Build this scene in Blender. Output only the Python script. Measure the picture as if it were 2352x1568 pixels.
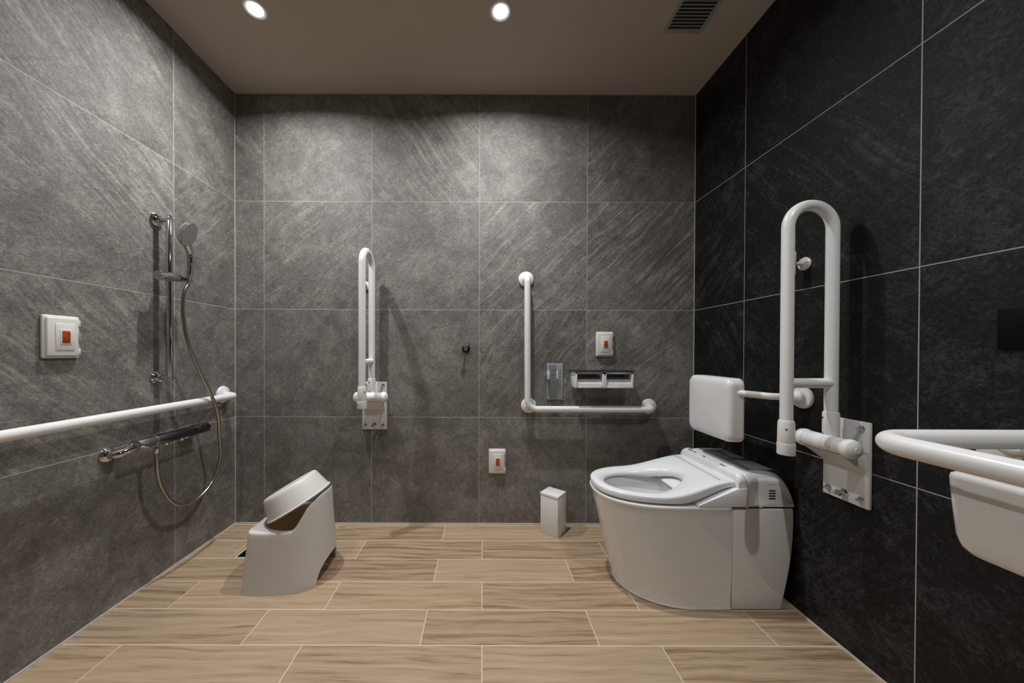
import bpy, bmesh, math, random
from mathutils import Vector, Matrix
PI = math.pi
random.seed(7)
for o in list(bpy.data.objects): bpy.data.objects.remove(o, do_unlink=True)
S = bpy.context.scene
C = S.collection

# ------------------------------------------------------------------ camera, world, exposure, lights
XL, XR, YB, YR, H = -1.3809, 1.1808, 1.8486, -0.85, 2.395      # room planes
cd = bpy.data.cameras.new('camera'); cam = bpy.data.objects.new('camera', cd); C.objects.link(cam)
F_PX = 760.3
cd.sensor_fit = 'HORIZONTAL'; cd.sensor_width = 36; cd.lens = F_PX/2352*36
cd.shift_x = (1176-1108.78)/2352; cd.shift_y = (812.4-784)/2352
cd.clip_start = 0.02
def rot3(a, i, j):
    m = Matrix.Identity(3); m[i][i] = math.cos(a); m[j][j] = math.cos(a); m[i][j] = -math.sin(a); m[j][i] = math.sin(a); return m
Rw = rot3(-.00322, 0, 1) @ rot3(-.00685, 1, 2) @ rot3(.00057, 0, 2)    # rows: right, up, forward in (x, z, y)
rt = Vector((Rw[0][0], Rw[0][2], Rw[0][1])); up = Vector((Rw[1][0], Rw[1][2], Rw[1][1])); fw = Vector((Rw[2][0], Rw[2][2], Rw[2][1]))
cam.matrix_world = Matrix(((rt.x, up.x, -fw.x, 0), (rt.y, up.y, -fw.y, 0), (rt.z, up.z, -fw.z, .96718), (0, 0, 0, 1)))
S.camera = cam
w = bpy.data.worlds.new('world'); S.world = w; w.use_nodes = True
w.node_tree.nodes['Background'].inputs[0].default_value = (.5, .45, .4, 1)
w.node_tree.nodes['Background'].inputs[1].default_value = 0.05
S.view_settings.view_transform = 'Standard'; S.view_settings.look = 'None'
S.view_settings.gamma = 1; S.view_settings.use_curve_mapping = False
S.view_settings.exposure = 0.0
LIGHTS = [(-.954, 1.392), (.071, 1.397), (.83, .27), (-.94, .27)]
LP = [(9.6, 34), (9.6, 32), (5.4, 22), (5.6, 12)]                 # each downlight: wide spill and reflector beam, watts
LCOL = (.985, .99, 1.0)
beams = []
for (x, y), p in zip(LIGHTS, LP):
    ld = bpy.data.lights.new('downlight_beam', 'AREA'); ld.energy = p[0]; ld.color = LCOL
    ld.shape = 'DISK'; ld.size = .036; ld.spread = math.radians(160)
    lo = bpy.data.objects.new('downlight_beam', ld); C.objects.link(lo); lo.location = (x, y, H-.014)
    beams.append(lo)
    ld = bpy.data.lights.new('downlight_beam', 'SPOT'); ld.energy = p[1]; ld.color = LCOL
    ld.spot_size = math.radians(104); ld.spot_blend = 1.0; ld.shadow_soft_size = .018
    lo = bpy.data.objects.new('downlight_beam', ld); C.objects.link(lo); beams.append(lo)

# ------------------------------------------------------------------ node helpers
class NT:
    def __init__(s, name):
        m = bpy.data.materials.new(name); m.use_nodes = True; s.m = m; s.t = m.node_tree; s.n = s.t.nodes; s.l = s.t.links
        s.b = s.n['Principled BSDF']; s.out = s.n['Material Output']
    def put(s, sock, v):
        if isinstance(v, bpy.types.NodeSocket): s.l.new(v, sock)
        else: sock.default_value = v
    def math(s, op, a, b=0, c=0, clamp=False):
        n = s.n.new('ShaderNodeMath'); n.operation = op; n.use_clamp = clamp
        s.put(n.inputs[0], a); s.put(n.inputs[1], b)
        if op in ('MULTIPLY_ADD', 'WRAP', 'COMPARE'): s.put(n.inputs[2], c)
        return n.outputs[0]
    def comb(s, x, y, z=0):
        n = s.n.new('ShaderNodeCombineXYZ'); s.put(n.inputs[0], x); s.put(n.inputs[1], y); s.put(n.inputs[2], z); return n.outputs[0]
    def sep(s, v):
        n = s.n.new('ShaderNodeSeparateXYZ'); s.put(n.inputs[0], v); return n.outputs
    def vm(s, op, a, b):
        n = s.n.new('ShaderNodeVectorMath'); n.operation = op; s.put(n.inputs[0], a); s.put(n.inputs[1], b); return n.outputs[0]
    def noise(s, v, scale, detail=4, rough=.5, dist=0, out=0):
        n = s.n.new('ShaderNodeTexNoise'); s.put(n.inputs['Vector'], v); n.inputs['Scale'].default_value = scale
        n.inputs['Detail'].default_value = detail; n.inputs['Roughness'].default_value = rough; n.inputs['Distortion'].default_value = dist
        return n.outputs[out]
    def white(s, v):
        n = s.n.new('ShaderNodeTexWhiteNoise'); n.noise_dimensions = '3D'; s.put(n.inputs['Vector'], v); return n.outputs['Color']
    def ramp(s, f, stops):
        n = s.n.new('ShaderNodeValToRGB'); s.put(n.inputs[0], f); e = n.color_ramp.elements
        while len(e) < len(stops): e.new(.5)
        for i, (p, c) in enumerate(stops): e[i].position = p; e[i].color = (*c, 1) if len(c) == 3 else c
        return n.outputs[0]
    def mr(s, f, a, b, c=0, d=1):
        n = s.n.new('ShaderNodeMapRange'); s.put(n.inputs[0], f)
        for i, v in zip((1, 2, 3, 4), (a, b, c, d)): n.inputs[i].default_value = v
        return n.outputs[0]
    def mix(s, f, a, b):
        n = s.n.new('ShaderNodeMix'); n.data_type = 'RGBA'; s.put(n.inputs[0], f)
        for k, v in ((6, a), (7, b)):
            s.put(n.inputs[k], (*v, 1) if isinstance(v, tuple) and len(v) == 3 else v)
        return n.outputs[2]
    def bump(s, h, strength, dist):
        n = s.n.new('ShaderNodeBump'); s.put(n.inputs['Height'], h); n.inputs['Strength'].default_value = strength; n.inputs['Distance'].default_value = dist
        s.l.new(n.outputs[0], s.b.inputs['Normal'])
    def pos(s):
        return s.n.new('ShaderNodeNewGeometry').outputs['Position']

def slate(name, axis, u0, dark, mid, light, grout, rough, bumpk, seed, strong=(), flips=(), spec=.5):
    """large 60 x 60 cm slate-look tiles: axis picks the horizontal coordinate of the wall"""
    N = NT(name); P = N.sep(N.pos()); u = P[0] if axis == 'x' else P[1]; v = P[2]
    tu = N.math('DIVIDE', N.math('SUBTRACT', u, u0), .6); tv = N.math('DIVIDE', v, .6)
    iu = N.math('FLOOR', tu); iv = N.math('FLOOR', tv); fu = N.math('FRACT', tu); fv = N.math('FRACT', tv)
    def edge(f): return N.math('MINIMUM', f, N.math('SUBTRACT', 1, f))
    e = N.math('MINIMUM', edge(fu), edge(fv))
    g = N.math('LESS_THAN', e, .0014/.6)
    rnd = N.sep(N.white(N.comb(iu, iv, seed)))
    def cells(L):
        t_ = None
        for c_ in L:
            m_ = N.math('MULTIPLY', N.math('COMPARE', iu, c_[0], .1), N.math('COMPARE', iv, c_[1], .1))
            m_ = N.math('MULTIPLY', m_, c_[2] if len(c_) > 2 else 1); t_ = m_ if t_ is None else N.math('ADD', t_, m_)
        return t_
    if flips: sgn = N.math('MULTIPLY_ADD', cells(flips), -2, 1)
    else: sgn = N.math('SUBTRACT', N.math('MULTIPLY', N.math('LESS_THAN', rnd[0], .4), 2), 1)
    ang = N.math('MULTIPLY', sgn, N.math('MULTIPLY_ADD', rnd[1], .35, .62))
    base = N.vm('ADD', N.comb(u, v, 0), N.vm('SCALE', N.comb(rnd[2], rnd[1], rnd[0]), (0, 0, 0)))
    base = N.comb(N.math('MULTIPLY_ADD', rnd[2], 17.3, u), N.math('MULTIPLY_ADD', rnd[1], 11.7, v), rnd[0])
    wob = N.noise(base, 3.0, 3, .5, 0, 1)
    wob = N.vm('MULTIPLY', N.vm('SUBTRACT', wob, (.5, .5, .5)), (.09, .09, 0))
    b2 = N.vm('ADD', base, wob)
    r = N.n.new('ShaderNodeVectorRotate'); r.rotation_type = 'Z_AXIS'; N.put(r.inputs['Vector'], b2); N.put(r.inputs['Angle'], N.math('MULTIPLY', ang, -1))
    st = N.vm('MULTIPLY', r.outputs[0], (1.0, 9.0, 1.0))
    st2 = N.vm('MULTIPLY', r.outputs[0], (1.6, 30.0, 1.0))
    s1 = N.noise(st, 2.6, 7, .66, .3); s2 = N.noise(st2, 2.4, 6, .66, .25)
    mott = N.noise(base, 7, 9, .68, .5); fine = N.noise(base, 62, 6, .74, 1.6); big = N.noise(base, 1.6, 2, .5)
    veins = N.math('ABSOLUTE', N.math('SUBTRACT', N.noise(base, 5.5, 7, .62, 1.1), .5))
    veins = N.mr(veins, 0, .028, 1, 0)
    amt = N.math('ADD', cells(strong), N.math('MULTIPLY_ADD', rnd[2], .25, .12)) if strong else N.math('MULTIPLY_ADD', rnd[2], .75, .25)
    sm = N.math('MULTIPLY', N.mr(big, .36, .60, .2, 1), amt)
    streak = N.math('MULTIPLY', N.math('ADD', N.math('MULTIPLY', N.math('SUBTRACT', s1, .5), .85), N.math('MULTIPLY', N.math('SUBTRACT', s2, .5), 1.25)), sm)
    streak = N.math('MAXIMUM', streak, N.math('MULTIPLY', streak, .5))
    h = N.math('ADD', .49, streak)
    h = N.math('ADD', h, N.math('MULTIPLY', N.math('SUBTRACT', mott, .5), .75))
    h = N.math('ADD', h, N.math('MULTIPLY', N.math('SUBTRACT', fine, .5), 1.0))
    h = N.math('ADD', h, N.math('MULTIPLY', N.math('SUBTRACT', rnd[0], .5), .08))
    h2 = N.math('ADD', h, N.math('MULTIPLY', veins, -.09))
    col = N.ramp(h2, [(.20, dark), (.48, mid), (.82, light)])
    col = N.mix(g, col, grout)
    N.put(N.b.inputs['Base Color'], col)
    N.put(N.b.inputs['Roughness'], N.math('ADD', N.math('MULTIPLY', fine, .22), N.math('ADD', rough-.11, N.math('MULTIPLY', g, .3))))
    N.bump(N.math('ADD', N.math('MULTIPLY', h, 1), N.math('MULTIPLY', g, -.4)), bumpk, .004)
    N.b.inputs['Specular IOR Level'].default_value = spec
    return N.m

def wood_floor():
    N = NT('wood_look_plank_tile'); P = N.sep(N.pos()); x, y = P[0], P[1]
    row = N.math('DIVIDE', N.math('SUBTRACT', YB-.1631, y), .1506)
    ir = N.math('FLOOR', row); fr = N.math('FRACT', row)
    odd = N.math('FLOORED_MODULO', ir, 2)                     # even rows (first full row): joint at x = .001, odd rows: -.203
    L = .5915
    cx = N.math('DIVIDE', N.math('SUBTRACT', x, N.math('MULTIPLY_ADD', odd, -.204, .001)), L)
    ic = N.math('FLOOR', cx); fc = N.math('FRACT', cx)
    def edge(f, k): return N.math('MULTIPLY', N.math('MINIMUM', f, N.math('SUBTRACT', 1, f)), k)
    g = N.math('LESS_THAN', N.math('MINIMUM', edge(fr, .1506), edge(fc, L)), .0016)
    rnd = N.sep(N.white(N.comb(ic, ir, 3.1)))
    px = N.math('MULTIPLY_ADD', rnd[0], 31, x); py = N.math('MULTIPLY_ADD', rnd[1], 23, y)
    v = N.comb(px, py, rnd[2])
    wob = N.vm('MULTIPLY', N.vm('SUBTRACT', N.noise(v, 2.2, 2, .5, 0, 1), (.5, .5, .5)), (.05, .055, 0))
    v2 = N.vm('ADD', v, wob)
    grain = N.noise(N.vm('MULTIPLY', v2, (1.2, 24, 1)), 2.2, 7, .66, .5)
    fine = N.noise(N.vm('MULTIPLY', v, (5, 120, 1)), 2.2, 4, .6, .1)
    # cathedral figure: rings stretched along the plank
    wv = N.n.new('ShaderNodeTexWave'); wv.wave_type = 'BANDS'; wv.bands_direction = 'Y'
    N.put(wv.inputs['Vector'], N.vm('MULTIPLY', v2, (.55, 3.2, 1))); wv.inputs['Scale'].default_value = 3.1
    wv.inputs['Distortion'].default_value = 7; wv.inputs['Detail'].default_value = 2; wv.inputs['Detail Scale'].default_value = .8
    t = N.math('ADD', N.math('MULTIPLY', grain, .70), N.math('MULTIPLY', wv.outputs[1], .07))
    t = N.math('ADD', t, N.math('MULTIPLY', fine, .25))
    t = N.math('ADD', t, N.math('MULTIPLY_ADD', rnd[2], .12, -.04))
    col = N.ramp(t, [(.28, (.10, .060, .032)), (.385, (.235, .148, .082)), (.49, (.385, .270, .165)), (.72, (.51, .385, .255))])
    tint = N.mr(N.noise(v, 1.3, 2, .5), .3, .7, 0, .4)
    col = N.mix(tint, col, N.mix(.5, col, (.30, .235, .175)))
    col = N.mix(g, col, (.66, .56, .44))
    N.put(N.b.inputs['Base Color'], col)
    N.put(N.b.inputs['Roughness'], N.math('MULTIPLY_ADD', fine, .2, .38))
    N.bump(N.math('ADD', N.math('MULTIPLY', t, .5), N.math('MULTIPLY', g, -.3)), .25, .002)
    return N.m

def plain(name, col, rough=.4, metal=0, var=.04, nscale=30, bumpk=0, spec=.5, trans=0, coat=0):
    N = NT(name); n = N.noise(N.pos(), nscale, 4, .6)
    lo = tuple(max(0, c*(1-var)) for c in col); hi = tuple(min(1, c*(1+var)) for c in col)
    N.put(N.b.inputs['Base Color'], N.ramp(n, [(.3, lo), (.7, hi)]))
    N.put(N.b.inputs['Roughness'], N.mr(n, .3, .7, max(.02, rough*.9), min(1, rough*1.1)))
    N.b.inputs['Metallic'].default_value = metal; N.b.inputs['Specular IOR Level'].default_value = spec
    if trans: N.b.inputs['Transmission Weight'].default_value = trans
    if coat: N.b.inputs['Coat Weight'].default_value = coat; N.b.inputs['Coat Roughness'].default_value = .05
    if bumpk: N.bump(n, bumpk, .001)
    return N.m
GREY = dict(dark=(.082, .075, .066), mid=(.168, .158, .142), light=(.36, .345, .315))
M = {}
M['tile_back'] = slate('grey_slate_tile', 'x', XR, **GREY, grout=(.42, .41, .39), rough=.56, bumpk=.5, seed=2.0, strong=((-3, 3, 1), (-1, 2, 1), (-2, 2, .7), (-1, 3, .6), (-2, 1, .7), (-4, 2, .4), (-1, 1, .5), (-5, 3, .4)), flips=((-3, 3), (-5, 3), (-4, 0), (-2, 0)))
M['tile_left'] = slate('grey_slate_tile_side', 'y', YB-.3648, **GREY, grout=(.42, .41, .39), rough=.56, bumpk=.5, seed=5.0, strong=((-1, 3, .8), (-1, 2, .65), (-1, 1, .45), (0, 2, .6), (0, 1, .35), (-2, 3, .5)), flips=((-1, 3), (-1, 2), (-1, 1), (-2, 3), (-2, 2), (0, 0)))
M['tile_right'] = slate('black_slate_tile', 'y', YB-.3528, (.0026, .0026, .0027), (.0066, .0066, .0068), (.056, .055, .056), (.36, .36, .35), .50, .38, 9.0, spec=.28)
M['wood'] = wood_floor()
M['ceiling'] = plain('ceiling_paint', (.53, .455, .385), .85, var=.01, nscale=4)
M['caulk'] = plain('white_caulk', (.62, .58, .52), .6)
M['resin'] = plain('white_resin', (.74, .74, .735), .30, var=.003, nscale=6)
M['tube'] = plain('white_rail_coating', (.82, .82, .81), .30, var=.015, nscale=25)
M['plate'] = plain('white_painted_steel', (.74, .74, .73), .42, var=.02)
M['ivory'] = plain('ivory_resin', (.74, .73, .68), .35, var=.015)
M['ceramic'] = plain('white_ceramic', (.80, .80, .785), .10, var=.01, nscale=6, coat=.6)
M['seat'] = plain('white_seat_resin', (.82, .83, .84), .22, var=.01, nscale=8)
M['greyplastic'] = plain('grey_gloss_plastic', (.20, .215, .23), .18, var=.03, nscale=10)
M['silver'] = plain('silver_plastic', (.42, .44, .46), .35, .4, var=.04)
M['chrome'] = plain('chrome', (.62, .62, .63), .08, 1.0, var=.02)
M['darkchrome'] = plain('dark_chrome', (.16, .16, .17), .2, 1.0, var=.05)
M['steel'] = plain('brushed_steel', (.62, .62, .60), .28, 1.0, var=.05)
M['hose'] = plain('metal_hose', (.42, .39, .34), .25, 1.0, var=.1, nscale=300)
M['black'] = plain('black_plastic', (.003, .003, .0035), .55, var=.1, spec=.12)
M['void'] = plain('dark_recess', (.006, .006, .006), .9, var=.1)
M['bronze'] = plain('dark_bronze', (.02, .014, .010), .3, .6, var=.2, nscale=90)
M['button'] = None
M['holderback'] = plain('grey_holder_back', (.09, .088, .085), .5)
M['flap'] = plain('satin_metal_flap', (.74, .75, .76), .32, .1)
M['holderplate'] = plain('pale_blue_grey_plate', (.34, .38, .40), .35, var=.02)
M['remotegrey'] = plain('remote_grey', (.19, .195, .195), .4, var=.03)
M['spray'] = plain('spray_plate', (.42, .43, .45), .35, .3, var=.06, nscale=260)
M['vent'] = plain('vent_paint', (.36, .36, .34), .5)
M['rubber'] = plain('grey_rubber', (.30, .30, .30), .6)
M['ink'] = plain('grey_print', (.12, .12, .14), .6)
def btn_mat():
    N = NT('orange_push_button'); n = N.noise(N.pos(), 60, 2, .5)
    N.put(N.b.inputs['Base Color'], N.ramp(n, [(.35, (.30, .045, .008)), (.7, (.62, .12, .02))])); N.b.inputs['Roughness'].default_value = .25
    return N.m
M['button'] = btn_mat()
def stool_mat(name='bath_resin'):
    N = NT(name); n = N.noise(N.pos(), 15, 3, .5)
    N.put(N.b.inputs['Base Color'], N.ramp(n, [(.3, (.78, .775, .75)), (.7, (.81, .805, .785))])); N.b.inputs['Roughness'].default_value = .42
    tr = N.n.new('ShaderNodeBsdfTranslucent'); tr.inputs[0].default_value = (.85, .62, .26, 1)
    mx = N.n.new('ShaderNodeMixShader'); mx.inputs[0].default_value = .20
    N.l.new(N.b.outputs[0], mx.inputs[1]); N.l.new(tr.outputs[0], mx.inputs[2]); N.l.new(mx.outputs[0], N.out.inputs[0])
    return N.m
M['bath'] = stool_mat()
def emit_mat():
    N = NT('lamp_lens'); N.b.inputs['Base Color'].default_value = (.9, .9, .9, 1)
    N.b.inputs['Emission Color'].default_value = (1, .985, .96, 1); N.b.inputs['Emission Strength'].default_value = 30
    return N.m
M['lens'] = emit_mat()

# ------------------------------------------------------------------ object helpers
def obj(name, bm, mat, parent=None, smooth=35, recalc=True):
    if recalc: bmesh.ops.recalc_face_normals(bm, faces=bm.faces)
    me = bpy.data.meshes.new(name)
    if parent is not None: bmesh.ops.translate(bm, vec=-world_loc(parent), verts=bm.verts)
    bm.to_mesh(me); bm.free()
    me.materials.append(M[mat] if isinstance(mat, str) else mat)
    for p in me.polygons: p.use_smooth = True
    me.set_sharp_from_angle(angle=math.radians(smooth))
    o = bpy.data.objects.new(name, me); C.objects.link(o)
    if parent is not None: o.parent = parent
    return o
def world_loc(o):
    v = Vector(o.location)
    while o.parent: o = o.parent; v += o.location
    return v
def thing(name, label, cat, loc=(0, 0, 0), group=None):
    o = bpy.data.objects.new(name, None); C.objects.link(o); o.location = loc; o.empty_display_size = .05
    o['label'] = label; o['category'] = cat
    if group: o['group'] = group
    return o
def tag(o, label, cat, group=None):
    o['label'] = label; o['category'] = cat
    if group: o['group'] = group
    return o
def struct(name, bm, mat):
    o = obj(name, bm, mat, None, 30, False); o['kind'] = 'structure'; return o
def NB(): return bmesh.new()
def add_poly(bm, pts): return bm.faces.new([bm.verts.new(p) for p in pts])
def rbox(bm, c, s, bev=0, seg=2, rot=None):
    m = Matrix.Translation(Vector(c)) @ (rot.to_4x4() if rot else Matrix.Identity(4)) @ Matrix.Diagonal((s[0], s[1], s[2], 1))
    t = bmesh.new(); bmesh.ops.create_cube(t, size=1, matrix=m)
    if bev: bmesh.ops.bevel(t, geom=list(t.edges), offset=bev, segments=seg, profile=.5, affect='EDGES')
    merge(bm, t); return bm
def merge(bm, t):
    me = bpy.data.meshes.new('tmp'); t.to_mesh(me); t.free(); bm.from_mesh(me); bpy.data.meshes.remove(me)
def sweep(bm, pts, rad, seg=20, cap=True, squash=None):
    pts = [Vector(p) for p in pts]; n = len(pts)
    if not hasattr(rad, '__len__'): rad = [rad]*n
    T = []
    for i in range(n):
        a = pts[max(0, i-1)]; b = pts[min(n-1, i+1)]; d = (b-a)
        T.append(d.normalized() if d.length > 1e-9 else Vector((0, 0, 1)))
    ref = Vector((0, 0, 1)) if abs(T[0].z) < .9 else Vector((0, 1, 0))
    u = T[0].cross(ref).normalized(); rings = []
    for i in range(n):
        u = (u - T[i]*u.dot(T[i])).normalized(); v = T[i].cross(u)
        rings.append([bm.verts.new(pts[i] + (u*math.cos(2*PI*k/seg)*(squash or 1) + v*math.sin(2*PI*k/seg))*rad[i]) for k in range(seg)])
    for a, b in zip(rings, rings[1:]):
        for k in range(seg): bm.faces.new((a[k], a[(k+1) % seg], b[(k+1) % seg], b[k]))
    if cap: bm.faces.new(rings[0][::-1]); bm.faces.new(rings[-1])
    return bm
def cyl(bm, a, b, r, r2=None, bev=0, seg=24):
    a = Vector(a); b = Vector(b); d = (b-a).normalized(); r2 = r if r2 is None else r2
    if bev:
        pts = [a, a+d*bev*.3, a+d*bev, b-d*bev, b-d*bev*.3, b]; rr = [r-bev, r-bev*.3, r, r2, r2-bev*.3, r2-bev]
    else: pts = [a, b]; rr = [r, r2]
    # direction per ring must stay constant
    ref = Vector((0, 0, 1)) if abs(d.z) < .9 else Vector((0, 1, 0)); u = d.cross(ref).normalized(); v = d.cross(u)
    rings = [[bm.verts.new(p+(u*math.cos(2*PI*k/seg)+v*math.sin(2*PI*k/seg))*q) for k in range(seg)] for p, q in zip(pts, rr)]
    for A, B in zip(rings, rings[1:]):
        for k in range(seg): bm.faces.new((A[k], A[(k+1) % seg], B[(k+1) % seg], B[k]))
    bm.faces.new(rings[0][::-1]); bm.faces.new(rings[-1]); return bm
def lathe(bm, prof, o, d, seg=32):
    """prof: (radius, distance along d)"""
    o = Vector(o); d = Vector(d).normalized(); ref = Vector((0, 0, 1)) if abs(d.z) < .9 else Vector((0, 1, 0))
    u = d.cross(ref).normalized(); v = d.cross(u); rings = []
    for r, t in prof:
        rings.append([bm.verts.new(o+d*t+(u*math.cos(2*PI*k/seg)+v*math.sin(2*PI*k/seg))*max(r, 1e-4)) for k in range(seg)])
    for A, B in zip(rings, rings[1:]):
        for k in range(seg): bm.faces.new((A[k], A[(k+1) % seg], B[(k+1) % seg], B[k]))
    bm.faces.new(rings[0][::-1]); bm.faces.new(rings[-1]); return bm
def fillet(pts, r, n=10):
    pts = [Vector(p) for p in pts]; out = [pts[0]]
    for i in range(1, len(pts)-1):
        a, p, b = pts[i-1], pts[i], pts[i+1]; d1 = (a-p).normalized(); d2 = (b-p).normalized()
        rr = r[i-1] if hasattr(r, '__len__') else r
        ang = d1.angle(d2); t = rr/math.tan(ang/2); c = p + (d1+d2).normalized()*(rr/math.sin(ang/2))
        s = p+d1*t-c; e = p+d2*t-c; tot = s.angle(e)
        for k in range(n+1):
            f = k/n; out.append(c + (s*math.sin((1-f)*tot)+e*math.sin(f*tot))/math.sin(tot))
    out.append(pts[-1]); return out
def spline(pts, n=10):
    pts = [Vector(p) for p in pts]; P = [pts[0]*2-pts[1]]+pts+[pts[-1]*2-pts[-2]]; out = []
    for i in range(1, len(P)-2):
        for k in range(n):
            t = k/n; a, b, c, d = P[i-1], P[i], P[i+1], P[i+2]
            out.append(.5*((2*b)+(c-a)*t+(2*a-5*b+4*c-d)*t*t+(3*b-a-3*c+d)*t**3))
    out.append(pts[-1]); return out
def loft(bm, rings, cap0=False, cap1=False):
    R = [[bm.verts.new(p) for p in r] for r in rings]; n = len(R[0])
    for A, B in zip(R, R[1:]):
        for k in range(n): bm.faces.new((A[k], A[(k+1) % n], B[(k+1) % n], B[k]))
    if cap0: bm.faces.new(R[0][::-1])
    if cap1: bm.faces.new(R[-1])
    return bm
def prism(bm, poly, fa, fb, bev=0, seg=2):
    """poly: 2D list, fa/fb map a 2D point to the two end faces"""
    t = bmesh.new(); A = [t.verts.new(fa(p)) for p in poly]; B = [t.verts.new(fb(p)) for p in poly]; n = len(poly)
    t.faces.new(A[::-1]); t.faces.new(B)
    for k in range(n): t.faces.new((A[k], A[(k+1) % n], B[(k+1) % n], B[k]))
    bmesh.ops.recalc_face_normals(t, faces=t.faces)
    if bev: bmesh.ops.bevel(t, geom=list(t.edges), offset=bev, segments=seg, profile=.5, affect='EDGES')
    merge(bm, t); return bm
def sm(t): t = max(0, min(1, t)); return t*t*(3-2*t)

# ------------------------------------------------------------------ room shell
T = .08
def slab(name, a, b, mat):
    bm = NB(); c = [(a[i]+b[i])/2 for i in range(3)]; s = [abs(b[i]-a[i]) for i in range(3)]; rbox(bm, c, s); bmesh.ops.recalc_face_normals(bm, faces=bm.faces); return struct(name, bm, mat)
slab('floor', (XL-T, YR-T, -T), (XR+T, YB+T, 0), 'wood')
slab('wall_back', (XL-T, YB, 0), (XR+T, YB+T, H), 'tile_back')
slab('wall_left', (XL-T, YR, 0), (XL, YB, H), 'tile_left')
slab('wall_right', (XR, YR, 0), (XR+T, YB, H), 'tile_right')
slab('wall_rear', (XL-T, YR-T, 0), (XR+T, YR, H), 'tile_back')
slab('ceiling', (XL-T, YR-T, H), (XR+T, YB+T, H+T), 'ceiling')
k = .0035
bm = NB(); rbox(bm, ((XL+XR)/2, YB-k/2, k), (XR-XL, k, 2*k)); struct('trim_1', bm, 'caulk')
bm = NB(); rbox(bm, (XL+k/2, (YR+YB)/2, k), (k, YB-YR, 2*k)); struct('trim_2', bm, 'caulk')
bm = NB(); rbox(bm, (XR-k/2, (YR+YB)/2, k), (k, YB-YR, 2*k)); struct('trim_3', bm, 'caulk')
bm = NB(); rbox(bm, (XR-.0015, (YR+YB)/2, H-.0015), (.003, YB-YR, .003)); struct('trim_6', bm, 'vent')
bm = NB(); rbox(bm, ((XL+XR)/2, YB-.0015, H-.0015), (XR-XL-.006, .003, .003)); struct('trim_7', bm, 'vent')
q = .0012
bm = NB(); rbox(bm, (XL+q, YB-q, H/2), (2*q, 2*q, H-.001)); struct('trim_4', bm, 'caulk')
bm = NB(); rbox(bm, (XR-q, YB-q, H/2), (2*q, 2*q, H-.001)); struct('trim_5', bm, 'caulk')

# ------------------------------------------------------------------ downlights
LBL = ['round recessed ceiling downlight, the left one of the two in view', 'round recessed ceiling downlight nearer the air vent, right one of the two in view',
       'round recessed downlight in the ceiling above the wash basin side', 'round recessed downlight in the ceiling above the left front corner']
for i, (x, y) in enumerate(LIGHTS):
    t = thing('ceiling_downlight', LBL[i], 'light', (x, y, H), 'recessed ceiling downlights')
    bm = NB(); lathe(bm, [(.030, -.001), (.031, .004), (.040, .006), (.046, .003), (.047, -.001)], (x, y, H), (0, 0, -1)); obj('trim_ring', bm, 'resin', t)
    bm = NB(); lathe(bm, [(.001, .004), (.018, .0055), (.028, .004), (.029, 0)], (x, y, H), (0, 0, -1)); obj('lens', bm, 'lens', t)
    for b in beams[2*i:2*i+2]: b.location = (0, 0, -.014); b.parent = t

# ------------------------------------------------------------------ ceiling vent
t = thing('ceiling_vent', 'small rectangular slatted air vent in the ceiling', 'vent', (.88, 1.38, H))
x0, x1, y0, y1 = .797, .966, 1.27, 1.484; z = H-.004
bm = NB()
for a, b in (((x0, y0), (x1, y0+.014)), ((x0, y1-.014), (x1, y1)), ((x0, y0+.014), (x0+.013, y1-.014)), ((x1-.013, y0+.014), (x1, y1-.014))):
    rbox(bm, ((a[0]+b[0])/2, (a[1]+b[1])/2, z), (b[0]-a[0], b[1]-a[1], .008), .001)
obj('frame', bm, 'vent', t)
bm = NB(); rbox(bm, ((x0+x1)/2, (y0+y1)/2, H-.0012), (x1-x0-.02, y1-y0-.02, .002)); obj('backing', bm, 'void', t)
bm = NB(); yy = y0+.02
while yy < y1-.016:
    rbox(bm, ((x0+x1)/2, yy, z), (x1-x0-.02, .0035, .006)); yy += .0148
obj('grille', bm, 'vent', t)

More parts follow.
